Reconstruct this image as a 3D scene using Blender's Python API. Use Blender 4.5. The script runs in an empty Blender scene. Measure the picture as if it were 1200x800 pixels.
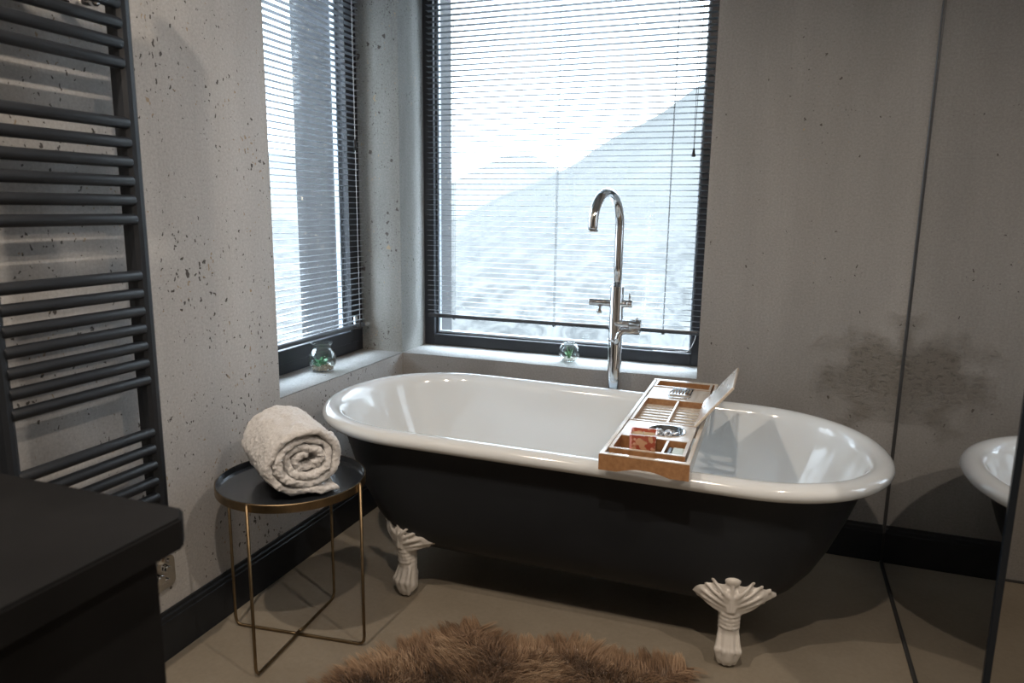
import bpy, bmesh, math, random
from mathutils import Vector, Matrix, noise
random.seed(7)
PI = math.pi
scene = bpy.context.scene
COL = scene.collection

# ------------------------------------------------------------------ camera
cam_d = bpy.data.cameras.new('camera')
cam = bpy.data.objects.new('camera', cam_d); COL.objects.link(cam)
scene.camera = cam
CAM = Vector((1.4571, -2.6502, 1.2))
yaw, pit, rol = -0.3485, 0.1840, 0.0134
fw = Vector((math.sin(yaw)*math.cos(pit), math.cos(yaw)*math.cos(pit), -math.sin(pit)))
rt = Vector((math.cos(yaw), -math.sin(yaw), 0)); up = rt.cross(fw)
r2 = rt*math.cos(rol)+up*math.sin(rol); u2 = up*math.cos(rol)-rt*math.sin(rol)
cam.matrix_world = Matrix(((r2.x, u2.x, -fw.x, CAM.x), (r2.y, u2.y, -fw.y, CAM.y), (r2.z, u2.z, -fw.z, CAM.z), (0, 0, 0, 1)))
cam_d.sensor_width = 36; cam_d.lens = 843.52/1200*36; cam_d.clip_start = .05; cam_d.clip_end = 2000
cam_d.dof.use_dof = True; cam_d.dof.focus_distance = 2.3; cam_d.dof.aperture_fstop = 4.0

# ------------------------------------------------------------------ world and lights
SKY_LOW, SKY_HIGH = 4.1, 26.0
w = bpy.data.worlds.new('overcast'); scene.world = w; w.use_nodes = True
bg = w.node_tree.nodes['Background']
# overcast sky: pale towards the horizon, several times brighter overhead
_t = w.node_tree; _g = _t.nodes.new('ShaderNodeNewGeometry'); _s = _t.nodes.new('ShaderNodeSeparateXYZ'); _t.links.new(_g.outputs['Incoming'], _s.inputs[0])
_m = _t.nodes.new('ShaderNodeMath'); _m.operation = 'MULTIPLY'; _m.inputs[1].default_value = -1; _t.links.new(_s.outputs[2], _m.inputs[0])
_r = _t.nodes.new('ShaderNodeMapRange'); _r.interpolation_type = 'SMOOTHSTEP'
for _i, _v in ((1, .24), (2, .75), (3, SKY_LOW), (4, SKY_HIGH)): _r.inputs[_i].default_value = _v
_t.links.new(_m.outputs[0], _r.inputs[0]); _t.links.new(_r.outputs[0], bg.inputs[1])
bg.inputs[0].default_value = (.80, .92, 1.06, 1)

def area(name, loc, rot, sx, sy, power=0, color=(1, 1, 1), portal=False):
    l = bpy.data.lights.new(name, 'AREA'); l.shape = 'RECTANGLE'; l.size = sx; l.size_y = sy
    l.energy = power; l.color = color; l.cycles.is_portal = portal
    o = bpy.data.objects.new(name, l); COL.objects.link(o); o.location = loc; o.rotation_euler = rot
    return o
area('portal_back_window', (.61, .62, 1.4), (-PI/2, 0, 0), 1.3, 1.8, 1, portal=True)
area('portal_left_window', (-.62, -.4, 1.4), (0, -PI/2, 0), 1.8, .95, 1, portal=True)
def spot(name, loc, target, power, color=(1, .80, .60), size=150, blend=.6, rad=.025):
    l = bpy.data.lights.new(name, 'SPOT'); l.energy = power; l.color = color
    l.spot_size = math.radians(size); l.spot_blend = blend; l.shadow_soft_size = rad
    o = bpy.data.objects.new(name, l); COL.objects.link(o); o.location = loc
    d = Vector(target)-Vector(loc); o.rotation_euler = d.to_track_quat('-Z', 'Y').to_euler()
    return o
WARM = (1, .84, .69)
spot('downlight', (.42, -2.35, 2.52), (.55, -1.9, 0), 46, WARM)
spot('downlight', (1.35, -2.45, 2.52), (1.3, -1.9, 0), 46, WARM)
spot('downlight', (2.45, -2.0, 2.52), (2.4, -1.2, 0), 34, WARM)

vs = scene.view_settings
vs.view_transform = 'Standard'; vs.look = 'None'; vs.gamma = 1; vs.use_curve_mapping = False; vs.exposure = 0.48

# ------------------------------------------------------------------ materials
class NT:
    def __init__(s, name):
        s.m = bpy.data.materials.new(name); s.m.use_nodes = True; s.t = s.m.node_tree
        s.b = s.t.nodes['Principled BSDF']; s.out = s.t.nodes['Material Output']
    def n(s, typ, **kw):
        nd = s.t.nodes.new(typ)
        for k, v in kw.items():
            if k.startswith('_'): setattr(nd, k[1:], v)
            else: nd.inputs[k.replace('~', ' ')].default_value = v
        return nd
    def l(s, a, b): s.t.links.new(a, b)
    def coord(s, scale=(1, 1, 1), out='Object'):
        c = s.n('ShaderNodeTexCoord'); mp = s.n('ShaderNodeMapping'); mp.inputs['Scale'].default_value = scale
        s.l(c.outputs[out], mp.inputs[0]); return mp.outputs[0]
    def noise(s, vec, scale, detail=4, rough=.5, dist=0):
        nd = s.n('ShaderNodeTexNoise'); nd.inputs['Scale'].default_value = scale; nd.inputs['Detail'].default_value = detail
        nd.inputs['Roughness'].default_value = rough; nd.inputs['Distortion'].default_value = dist
        s.l(vec, nd.inputs['Vector']); return nd.outputs[0]
    def ramp(s, fac, stops, interp='LINEAR'):
        r = s.n('ShaderNodeValToRGB'); cr = r.color_ramp; cr.interpolation = interp
        while len(cr.elements) < len(stops): cr.elements.new(.5)
        for e, (p, c) in zip(cr.elements, stops):
            e.position = p; e.color = (c, c, c, 1) if isinstance(c, (int, float)) else (*c, 1)
        s.l(fac, r.inputs[0]); return r.outputs[0]
    def mix(s, fac, a, b, mode='MIX'):
        m = s.n('ShaderNodeMix', _data_type='RGBA', _blend_type=mode)
        for i, v in ((0, fac), (6, a), (7, b)):
            if hasattr(v, 'links'): s.l(v, m.inputs[i])
            else: m.inputs[i].default_value = v if i == 0 else (*v, 1)
        return m.outputs[2]
    def math(s, op, a, b=0):
        m = s.n('ShaderNodeMath', _operation=op)
        for i, v in ((0, a), (1, b)):
            if hasattr(v, 'links'): s.l(v, m.inputs[i])
            else: m.inputs[i].default_value = v
        return m.outputs[0]
    def bump(s, h, strength=.3, dist=.01, prev=None):
        b = s.n('ShaderNodeBump'); b.inputs['Strength'].default_value = strength; b.inputs['Distance'].default_value = dist
        s.l(h, b.inputs['Height'])
        if prev is not None: s.l(prev, b.inputs['Normal'])
        s.l(b.outputs[0], s.b.inputs['Normal']); return b.outputs[0]

def simple(name, col, rough=.5, metal=0, coat=0, spec=.5, nscale=0, namp=.1, bump=0, bscale=200, trans=0, ior=1.5, sheen=0):
    t = NT(name); b = t.b
    b.inputs['Base Color'].default_value = (*col, 1); b.inputs['Roughness'].default_value = rough
    b.inputs['Metallic'].default_value = metal; b.inputs['Coat Weight'].default_value = coat
    b.inputs['Coat Roughness'].default_value = .06; b.inputs['Specular IOR Level'].default_value = spec
    b.inputs['Transmission Weight'].default_value = trans; b.inputs['IOR'].default_value = ior
    b.inputs['Sheen Weight'].default_value = sheen
    v = t.coord()
    if nscale:
        f = t.noise(v, nscale)
        c = t.ramp(f, [(.3, tuple(max(0, x*(1-namp)) for x in col)), (.7, tuple(min(1, x*(1+namp)) for x in col))])
        t.l(c, b.inputs['Base Color'])
    if bump: t.bump(t.noise(v, bscale, 3), bump, .002)
    return t.m

def concrete(name, dark, light, pit_amt, pit_scale, rough_spot=None, warm=(.36, .28, .19), fine=.5):
    t = NT(name); b = t.b; v = t.coord(); vst = t.coord((1, 1, .35))
    big = t.noise(vst, 1.6, 6, .6, .3)
    base = t.ramp(big, [(.32, dark), (.68, light)])
    streak = t.noise(t.coord((5, 5, .5)), 1.4, 5, .6)
    base = t.mix(.16, base, t.ramp(streak, [(.35, tuple(x*.72 for x in dark)), (.65, tuple(min(1, x*1.12) for x in light))]))
    fn = t.noise(v, 140, 6, .75)
    base = t.mix(fine, base, t.ramp(fn, [(.3, .55), (.7, 1.25)]), 'MULTIPLY')
    # air-bubble pits, irregular, grouped
    vd = t.n('ShaderNodeTexVoronoi'); vd.inputs['Scale'].default_value = pit_scale
    wv = t.n('ShaderNodeVectorMath', _operation='ADD'); nz = t.n('ShaderNodeTexNoise'); nz.inputs['Scale'].default_value = 60
    t.l(t.coord((1, 1, .7)), wv.inputs[0]); sc = t.n('ShaderNodeVectorMath', _operation='SCALE'); sc.inputs[3].default_value = .022
    t.l(v, nz.inputs['Vector']); t.l(nz.outputs[1], sc.inputs[0]); t.l(sc.outputs[0], wv.inputs[1]); t.l(wv.outputs[0], vd.inputs['Vector'])
    sep = t.n('ShaderNodeSeparateColor'); t.l(vd.outputs['Color'], sep.inputs[0])
    group = t.ramp(t.noise(v, 3.5, 3), [(.35, .25), (.65, 1.0)])
    size = t.math('MULTIPLY', t.math('POWER', sep.outputs[0], 3.0), t.math('MULTIPLY', group, pit_amt))
    pit = t.math('LESS_THAN', vd.outputs['Distance'], size)
    vd2 = t.n('ShaderNodeTexVoronoi'); vd2.inputs['Scale'].default_value = pit_scale*3.1; t.l(wv.outputs[0], vd2.inputs['Vector'])
    sep2 = t.n('ShaderNodeSeparateColor'); t.l(vd2.outputs['Color'], sep2.inputs[0])
    size2 = t.math('MULTIPLY', t.math('POWER', sep2.outputs[0], 2.0), t.math('MULTIPLY', group, pit_amt*.95))
    pit2 = t.math('LESS_THAN', vd2.outputs['Distance'], size2)
    pit = t.math('MAXIMUM', pit, pit2)
    pc = t.mix(t.math('GREATER_THAN', sep.outputs[1], .72), (.07, .062, .055), warm)
    base = t.mix(t.math('MULTIPLY', pit, .93), base, pc)
    h = t.math('MULTIPLY', pit, -1.0)
    if rough_spot:
        (cx, cy, cz), (rx, rz) = rough_spot
        geo = t.coord()
        s_ = t.n('ShaderNodeVectorMath', _operation='SUBTRACT'); t.l(geo, s_.inputs[0]); s_.inputs[1].default_value = (cx, cy, cz)
        d_ = t.n('ShaderNodeVectorMath', _operation='DIVIDE'); t.l(s_.outputs[0], d_.inputs[0]); d_.inputs[1].default_value = (rx, 10, rz)
        ln = t.n('ShaderNodeVectorMath', _operation='LENGTH'); t.l(d_.outputs[0], ln.inputs[0])
        dist = t.math('ADD', ln.outputs['Value'], t.math('MULTIPLY', t.math('SUBTRACT', t.noise(v, 9, 4), .5), 1.6))
        mask = t.ramp(dist, [(.45, 1), (1.0, 0)])
        rg = t.ramp(t.noise(t.coord((1, 1, 1.5)), 46, 7, .75, .8), [(.36, 0), (.66, 1)])
        dk = t.ramp(rg, [(.0, (.12, .108, .092)), (.45, (.26, .238, .205))])
        base = t.mix(t.math('MULTIPLY', mask, .75), base, dk)
        hh = t.math('MULTIPLY', mask, rg)
        h = t.math('ADD', h, t.math('MULTIPLY', hh, 3.0))
    t.l(base, b.inputs['Base Color']); b.inputs['Roughness'].default_value = .75; b.inputs['Specular IOR Level'].default_value = .35
    n1 = t.bump(fn, .35, .002)
    t.bump(h, .7, .003, n1)
    return t.m

M = {}
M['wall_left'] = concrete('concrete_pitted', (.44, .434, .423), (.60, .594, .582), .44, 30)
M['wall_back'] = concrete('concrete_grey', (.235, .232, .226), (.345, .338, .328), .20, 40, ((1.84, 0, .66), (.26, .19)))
M['sill'] = concrete('concrete_sill', (.23, .235, .232), (.35, .352, .348), .20, 24, fine=.7)
M['post'] = concrete('concrete_post', (.15, .152, .145), (.38, .385, .37), .50, 42, fine=.8)
M['ceiling'] = concrete('concrete_ceiling', (.34, .32, .30), (.46, .44, .41), .2, 20)

t = NT('floor_screed'); v = t.coord()
c = t.ramp(t.noise(v, 2.2, 6, .6, .4), [(.3, (.25, .215, .165)), (.7, (.33, .29, .23))])
c = t.mix(.4, c, t.ramp(t.noise(v, 70, 5, .7), [(.3, .8), (.7, 1.15)]), 'MULTIPLY')
t.l(c, t.b.inputs['Base Color']); t.b.inputs['Roughness'].default_value = .48; t.bump(t.noise(v, 60, 4), .08, .002); M['floor'] = t.m

M['black_trim'] = simple('black_painted_board', (.020, .023, .028), .45, spec=.3, nscale=20)
M['black_frame'] = simple('black_anodised_frame', (.018, .02, .025), .38, spec=.45, nscale=8)
M['spacer'] = simple('grey_aluminium_spacer', (.42, .46, .50), .35, metal=.6)
M['gasket'] = simple('rubber_gasket', (.02, .02, .022), .6)
M['slat'] = simple('grey_lacquered_slat', (.40, .42, .45), .32, metal=.55, nscale=5, namp=.05)
M['blind_rail'] = simple('charcoal_blind_rail', (.045, .05, .058), .4, nscale=9)
M['cord'] = simple('blind_cord', (.16, .17, .18), .8)
M['white_cord'] = simple('white_cord', (.75, .76, .78), .5)
M['enamel'] = simple('white_enamel', (.80, .845, .87), .12, coat=.8)
M['foot'] = simple('ivory_enamel', (.72, .69, .645), .26, coat=.35)
M['shell'] = simple('matt_black_paint', (.023, .0265, .032), .5, spec=.2, nscale=4)
M['chrome'] = simple('chrome', (.80, .81, .82), .06, metal=1)
M['silver'] = simple('brushed_silver', (.75, .75, .77), .28, metal=.9)
M['dark_hole'] = simple('dark_hole', (.01, .01, .01), .6)
M['brass'] = simple('antique_brass', (.23, .17, .10), .42, metal=1, nscale=30, namp=.2)
M['tray'] = simple('dark_tray_top', (.022, .026, .032), .22, spec=.5, coat=.3)
M['rail'] = simple('anthracite_steel', (.017, .020, .025), .45, spec=.35, nscale=12)
M['vanity'] = simple('black_stained_wood', (.010, .010, .0105), .7, spec=.12, nscale=6, namp=.3)
M['dark_wall'] = simple('dark_plaster', (.16, .15, .14), .8, nscale=3)

# bamboo
def bamboo(name, a, bcol, rough=.3, coat=.5):
    t = NT(name); v = t.coord((26, 3, 26))
    c = t.ramp(t.noise(v, 3.0, 4, .55), [(.3, a), (.7, bcol)])
    t.l(c, t.b.inputs['Base Color']); t.b.inputs['Roughness'].default_value = rough
    t.b.inputs['Coat Weight'].default_value = coat; t.b.inputs['Coat Roughness'].default_value = .12
    return t.m
M['bamboo'] = bamboo('bamboo', (.30, .150, .066), (.44, .24, .115))
M['bamboo_sheen'] = bamboo('sheen_lit_bamboo', (.60, .52, .43), (.74, .67, .58), .25, .7)  # bamboo with the window's sheen put into a lighter colour

# thin window glass: clear with fresnel reflection
def thin_glass(name, tint=(.97, .985, .98), refl=1.0):
    t = NT(name); t.t.nodes.remove(t.b)
    tr = t.n('ShaderNodeBsdfTransparent'); tr.inputs[0].default_value = (*tint, 1)
    gl = t.n('ShaderNodeBsdfGlossy'); gl.inputs['Roughness'].default_value = .0
    fr = t.n('ShaderNodeFresnel'); ge = t.n('ShaderNodeNewGeometry')
    t.l(t.math('ADD', 1.5, t.math('MULTIPLY', ge.outputs['Backfacing'], 1/1.5-1.5)), fr.inputs[0])
    mx = t.n('ShaderNodeMixShader'); t.l(t.math('MULTIPLY', fr.outputs[0], refl), mx.inputs[0])
    t.l(tr.outputs[0], mx.inputs[1]); t.l(gl.outputs[0], mx.inputs[2]); t.l(mx.outputs[0], t.out.inputs[0]); return t.m
M['pane'] = thin_glass('window_pane_glass')
M['jar_glass'] = thin_glass('jar_glass', (.955, .98, .97), 1.6)
M['mirror'] = simple('smoked_mirror_glass', (.70, .70, .70), .015, metal=1)
M['glass_edge'] = simple('dark_glass_edge', (.010, .014, .020), .2, spec=.3)
M['silicone'] = simple('dark_seal', (.045, .046, .048), .35)

t = NT('terry_cloth'); v = t.coord()
t.l(t.ramp(t.noise(v, 260, 3), [(.3, (.78, .77, .76)), (.7, (.93, .925, .92))]), t.b.inputs['Base Color'])
t.b.inputs['Roughness'].default_value = .95; t.b.inputs['Sheen Weight'].default_value = .5
t.bump(t.noise(v, 330, 4, .7), .9, .004); M['towel'] = t.m

t = NT('fur'); 
at = t.n('ShaderNodeAttribute'); at.attribute_name = 'tone'
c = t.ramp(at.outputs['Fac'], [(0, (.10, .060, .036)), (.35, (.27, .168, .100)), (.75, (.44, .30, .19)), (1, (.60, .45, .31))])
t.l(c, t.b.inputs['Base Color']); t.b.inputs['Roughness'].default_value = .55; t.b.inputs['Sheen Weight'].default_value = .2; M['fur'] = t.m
M['hide'] = simple('hide', (.20, .125, .075), .9)
M['leaf'] = simple('green_leaf', (.035, .20, .075), .4, nscale=60, namp=.5)
M['leaf_light'] = simple('light_green_leaf', (.10, .27, .10), .4, nscale=60, namp=.4)
M['pebble'] = simple('pebbles', (.30, .23, .17), .7, nscale=160, namp=.7)
M['white_pebble'] = simple('white_gravel', (.62, .60, .57), .7, nscale=160, namp=.5)
M['wax'] = simple('cream_wax', (.62, .52, .37), .45)
M['wick'] = simple('wick', (.6, .58, .55), .8)
t = NT('red_floral_print'); v = t.coord()
vd = t.n('ShaderNodeTexVoronoi'); vd.inputs['Scale'].default_value = 95; t.l(v, vd.inputs['Vector'])
c = t.mix(t.ramp(vd.outputs['Distance'], [(.25, 0), (.45, 1)]), (.70, .40, .30), (.40, .09, .055))
c = t.mix(t.ramp(t.noise(v, 42, 2), [(.50, 0), (.56, 1)]), c, (.62, .36, .22))
t.l(c, t.b.inputs['Base Color']); t.b.inputs['Roughness'].default_value = .15; t.b.inputs['Coat Weight'].default_value = .6; M['print'] = t.m
M['jar_side'] = simple('pink_jar_side', (.66, .30, .27), .2, coat=.5, nscale=50, namp=.4)
M['packet_green'] = simple('pale_green_packet', (.42, .47, .36), .3, nscale=30)
M['packet_dark'] = simple('black_packet', (.02, .022, .025), .35)
# exterior: colours darkened below real ones to hold tone under the bright sky
t = NT('hazed_snowy_forest'); v = t.coord((1, 1, .6))
c = t.ramp(t.noise(v, .05, 8, .75, .5), [(.36, (.0370, .0377, .0370)), (.64, (.0470, .0475, .0460))])
sp = t.n('ShaderNodeSeparateXYZ'); t.l(t.coord(), sp.inputs[0])
low = t.math('MULTIPLY', t.ramp(t.math('ADD', t.math('MULTIPLY', sp.outputs[2], .03), .5), [(.15, 1), (.62, 0)]), .9)  # texture fades out uphill, mist put into the colour
c = t.mix(low, c, t.ramp(t.noise(v, .28, 8, .85, .8), [(.43, (.0235, .0243, .0243)), (.50, (.040, .0405, .0395)), (.60, (.056, .0565, .055))]))
t.l(c, t.b.inputs['Base Color']); t.b.inputs['Roughness'].default_value = 1; t.b.inputs['Specular IOR Level'].default_value = 0; M['hill'] = t.m
t = NT('snow_ground'); v = t.coord()
c = t.ramp(t.noise(v, .30, 8, .85, 1.2), [(.44, (0.0234, 0.0241, 0.0239)), (.50, (0.0440, 0.0447, 0.0433)), (.60, (0.0625, 0.0632, 0.0611))])
t.l(c, t.b.inputs['Base Color']); t.b.inputs['Roughness'].default_value = 1; t.b.inputs['Specular IOR Level'].default_value = 0; M['snow'] = t.m
t = NT('hazed_distant_snowy_forest'); v = t.coord()
c = t.ramp(t.noise(v, .04, 6, .7, .5), [(.36, (0.0483, 0.0490, 0.0476)), (.64, (0.0568, 0.0572, 0.0554))])  # paler than the near slope, distance haze put into the colour
t.l(c, t.b.inputs['Base Color']); t.b.inputs['Roughness'].default_value = 1; t.b.inputs['Specular IOR Level'].default_value = 0; M['hill_far'] = t.m
M['far_tree'] = simple('frosted_conifer', (.0165, .0172, .0168), 1, spec=0, nscale=2, namp=.3)
M['ext_wall'] = concrete('darkened_concrete_outside', (0.0227, 0.0227, 0.0241), (0.0426, 0.0426, 0.0440), .4, 30)  # sky-lit outside reveals, shade put into a darkened colour
M['red_roof'] = simple('faded_red_roof', (0.0781, 0.0454, 0.0398), .9, nscale=1)
M['house_wall'] = simple('pale_render', (0.0710, 0.0682, 0.0653), .9, nscale=1)

# ------------------------------------------------------------------ mesh helpers
def V(*a): return Vector(a)
def bx(bm, lo, hi, bev=0, seg=2, mat=0):
    b = bmesh.new(); bmesh.ops.create_cube(b, size=1)
    c = (Vector(lo)+Vector(hi))/2; s = Vector(hi)-Vector(lo)
    for v in b.verts: v.co = Vector((v.co.x*s.x+c.x, v.co.y*s.y+c.y, v.co.z*s.z+c.z))
    if bev: bmesh.ops.bevel(b, geom=list(b.edges), offset=bev, segments=seg, affect='EDGES', profile=.5)
    for f in b.faces: f.material_index = mat
    join(bm, b); return bm
def join(bm, b, M4=None):
    if M4 is not None: bmesh.ops.transform(b, matrix=M4, verts=b.verts)
    me = bpy.data.meshes.new('tmp'); b.to_mesh(me); bm.from_mesh(me); bpy.data.meshes.remove(me); b.free()
def frame_dir(d):
    d = d.normalized(); a = Vector((0, 0, 1)) if abs(d.z) < .9 else Vector((1, 0, 0))
    x = d.cross(a).normalized(); return x, d.cross(x).normalized()
def tube(bm, pts, r, n=12, caps=True, mat=0, closed=False):
    pts = [Vector(p) for p in pts]; rs = r if isinstance(r, (list, tuple)) else [r]*len(pts)
    rings = []; N = len(pts); px = None
    for i, p in enumerate(pts):
        if closed: d = (pts[(i+1) % N]-pts[i-1])
        else: d = (pts[min(i+1, N-1)]-pts[max(i-1, 0)])
        d.normalize()
        if px is None: px, _ = frame_dir(d)
        px = (px-d*px.dot(d)).normalized(); py = d.cross(px)
        rings.append([bm.verts.new(p+(px*math.cos(2*PI*k/n)+py*math.sin(2*PI*k/n))*rs[i]) for k in range(n)])
    for i in range(N if closed else N-1):
        a, b = rings[i], rings[(i+1) % N]
        for k in range(n):
            f = bm.faces.new((a[k], a[(k+1) % n], b[(k+1) % n], b[k])); f.smooth = True; f.material_index = mat
    if caps and not closed:
        for f in (bm.faces.new(rings[0][::-1]), bm.faces.new(rings[-1])): f.material_index = mat
    return bm
def cyl(bm, a, b, r, n=20, mat=0, bev=0):
    a, b = Vector(a), Vector(b)
    if bev:
        d = (b-a).normalized()*bev
        tube(bm, [a, a+d*.3, a+d, b-d, b-d*.3, b], [r-bev, r-bev*.3, r, r, r-bev*.3, r-bev], n, mat=mat)
    else: tube(bm, [a, b], r, n, mat=mat)
def lathe(bm, prof, c, n=32, mat=0, close=False):
    c = Vector(c); rings = []
    for r, z in prof:
        if r < 1e-6: rings.append([bm.verts.new(c+Vector((0, 0, z)))])
        else: rings.append([bm.verts.new(c+Vector((r*math.cos(2*PI*k/n), r*math.sin(2*PI*k/n), z))) for k in range(n)])
    for a, b in zip(rings, rings[1:]):
        for k in range(n):
            q = [a[k % len(a)], a[(k+1) % len(a)], b[(k+1) % len(b)], b[k % len(b)]]
            q = list(dict.fromkeys(q))
            if len(q) > 2:
                f = bm.faces.new(q); f.smooth = True; f.material_index = mat
def prism(bm, poly, axis, lo, hi, mat=0):
    """poly: 2D points in the two other axes, extruded along axis"""
    def P(a, b, c): return {'x': (c, a, b), 'y': (a, c, b), 'z': (a, b, c)}[axis]
    A = [bm.verts.new(P(a, b, lo)) for a, b in poly]; B = [bm.verts.new(P(a, b, hi)) for a, b in poly]
    n = len(poly); fs = [bm.faces.new(A[::-1]), bm.faces.new(B)]
    for i in range(n): fs.append(bm.faces.new((A[i], A[(i+1) % n], B[(i+1) % n], B[i])))
    for f in fs: f.material_index = mat
    bmesh.ops.recalc_face_normals(bm, faces=fs)
def sphere(bm, c, r, sub=2, scale=(1, 1, 1), rot=None, mat=0):
    b = bmesh.new(); bmesh.ops.create_icosphere(b, subdivisions=sub, radius=r)
    m = Matrix.Translation(c) @ (rot.to_matrix().to_4x4() if rot else Matrix()) @ Matrix.Diagonal((*scale, 1))
    for f in b.faces: f.smooth = True; f.material_index = mat
    join(bm, b, m)

def thing(name, label, cat, loc=(0, 0, 0), group=None):
    o = bpy.data.objects.new(name, None); COL.objects.link(o); o.location = loc; o.empty_display_size = .05
    o['label'] = label; o['category'] = cat
    if group: o['group'] = group
    return o
def wloc(o):
    p = Vector((0, 0, 0))
    while o: p += o.location; o = o.parent
    return p
def obj(name, bm, mats, parent=None, loc=None, label=None, kind=None, smooth_angle=None):
    """link a bmesh given in world coordinates as one mesh object"""
    base = wloc(parent) if parent else Vector(loc or (0, 0, 0))
    if base.length: bmesh.ops.translate(bm, verts=bm.verts, vec=-base)
    me = bpy.data.meshes.new(name); bm.to_mesh(me); bm.free()
    for m in (mats if isinstance(mats, (list, tuple)) else [mats]): me.materials.append(m)
    if smooth_angle is not None: me.set_sharp_from_angle(angle=math.radians(smooth_angle))
    o = bpy.data.objects.new(name, me); COL.objects.link(o)
    if parent: o.parent = parent
    else: o.location = base
    if label: o['label'] = label
    if kind: o['kind'] = kind
    return o
def struct(name, bm, m, parent=None):
    return obj(name, bm, m, parent, kind=None if parent else 'structure')
def tag(o, label, cat, group=None):
    o['label'] = label; o['category'] = cat
    if group: o['group'] = group
    return o
B = bmesh.new

# ------------------------------------------------------------------ room shell
ZC = 2.6; XR = 3.05; YF = -4.1
ZS = .592; WX = 1.217; WZ = 2.36; LY = -.806; XM = 1.88; YM = -1.204
TB = .50                       # wall thickness
bm = B(); bx(bm, (-.02, YF-.1, -.1), (XR+.1, .02, 0)); struct('floor', bm, M['floor'])
bm = B(); bx(bm, (-TB, YF-.1, ZC), (XR+.1, TB, ZC+.1)); struct('ceiling', bm, M['ceiling'])
# left wall: pieces around the opening
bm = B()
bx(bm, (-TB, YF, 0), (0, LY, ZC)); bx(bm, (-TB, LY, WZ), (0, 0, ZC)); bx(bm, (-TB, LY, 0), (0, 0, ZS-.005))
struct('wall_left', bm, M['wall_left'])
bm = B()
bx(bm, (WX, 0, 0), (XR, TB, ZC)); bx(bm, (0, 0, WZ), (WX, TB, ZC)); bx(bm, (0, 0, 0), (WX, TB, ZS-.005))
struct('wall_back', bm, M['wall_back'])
bm = B(); bx(bm, (-.262, 0, 0), (0, .284, ZC)); struct('wall_corner', bm, M['post'])
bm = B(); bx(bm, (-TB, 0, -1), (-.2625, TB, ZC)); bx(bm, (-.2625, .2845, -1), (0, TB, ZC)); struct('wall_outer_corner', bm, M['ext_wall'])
# sills, a little uneven along the cast edge
def wavy_slab(lo, hi, name, m, n=60, ax=0):
    bm = B(); bx(bm, lo, hi)
    es = [e for e in bm.edges if abs((e.verts[0].co-e.verts[1].co)[ax]) > .05]
    bmesh.ops.subdivide_edges(bm, edges=es, cuts=n)
    for v in bm.verts:
        if v.co.z > lo[2]+.003:
            k = noise.noise(v.co*14)*.0014; v.co.z += k-.001
    return struct(name, bm, m)
wavy_slab((-.19, LY, ZS-.005), (0, 0, ZS), 'trim_1', M['sill'], ax=1)
wavy_slab((0, 0, ZS-.005), (WX, .215, ZS), 'trim_2', M['sill'], ax=0)
bm = B(); bx(bm, (XR, YF, 0), (XR+.1, .02, ZC)); struct('wall_right', bm, M['ceiling'])
bm = B(); bx(bm, (-TB, YF-.1, 0), (XR+.1, YF, ZC)); struct('wall_front', bm, M['ceiling'])

# baseboards
BH = .133
prof = [(0, 0), (.014, 0), (.014, BH*.80), (.011, BH*.82), (.011, BH*.90), (.007, BH*.93), (.006, BH), (0, BH)]
bm = B(); prism(bm, [(a, b) for a, b in prof], 'y', YF, 0); struct('baseboard_left', bm, M['black_trim'])
bm = B(); prism(bm, [(-a, b) for a, b in prof], 'x', .014, XM-.004); struct('baseboard_back', bm, M['black_trim'])
# grout line at the foot of the shower wall
bm = B(); bx(bm, (XM+.01, -.008, 0), (XR, 0, .006)); struct('trim_3', bm, M['silicone'])

# ------------------------------------------------------------------ windows
def window(name, axis, p, a0, a1, z0, z1, fr, sash, sgn):
    """fixed frame + sash in the plane axis = p (inner face), a0..a1 along the wall; sgn: outward direction"""
    root = bpy.data.objects.new(name, None); COL.objects.link(root); root['kind'] = 'structure'
    root.location = (p, (a0+a1)/2, z0) if axis == 'x' else ((a0+a1)/2, p, z0)
    def box(bm, a, b, za, zb, d0, d1, mat=0, bev=.002):
        d = sorted((p+sgn*d0, p+sgn*d1))
        if axis == 'x': bx(bm, (d[0], a, za), (d[1], b, zb), bev, 1, mat)
        else: bx(bm, (a, d[0], za), (b, d[1], zb), bev, 1, mat)
    def ring(bm, m, w, d0, d1, mat=0):
        box(bm, a0+m, a0+m+w, z0+m, z1-m, d0, d1, mat); box(bm, a1-m-w, a1-m, z0+m, z1-m, d0, d1, mat)
        box(bm, a0+m+w, a1-m-w, z0+m, z0+m+w, d0, d1, mat); box(bm, a0+m+w, a1-m-w, z1-m-w, z1-m, d0, d1, mat)
    bm = B(); ring(bm, 0, fr, 0, .075); obj('frame', bm, M['black_frame'], root)
    if sash: bm = B(); ring(bm, fr-.004, sash, -.006, .06); obj('sash', bm, M['black_frame'], root)
    m = fr+max(0, sash-.004)
    bm = B(); ring(bm, m, .012, .030, .052); ring(bm, m+.001, .005, .022, .030, 1); obj('glazing_bead', bm, [M['spacer'], M['gasket']], root)
    bm = B(); box(bm, a0+m, a1-m, z0+m, z1-m, .040, .044, 0, 0); obj('pane', bm, M['pane'], root)
    return root
w1 = window('window_1', 'y', .212, 0, WX, ZS, WZ, .048, 0, 1)
w2 = window('window_2', 'x', -.19, LY, 0, ZS, WZ, .045, .05, -1)
# outside sills in light metal
bm = B(); bx(bm, (0, .287, ZS-.03), (WX, TB+.04, ZS+.01)); obj('outer_sill', bm, M['spacer'], w1)
bm = B(); bx(bm, (-TB-.04, LY, ZS-.03), (-.265, 0, ZS+.01)); obj('outer_sill', bm, M['spacer'], w2)
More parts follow.
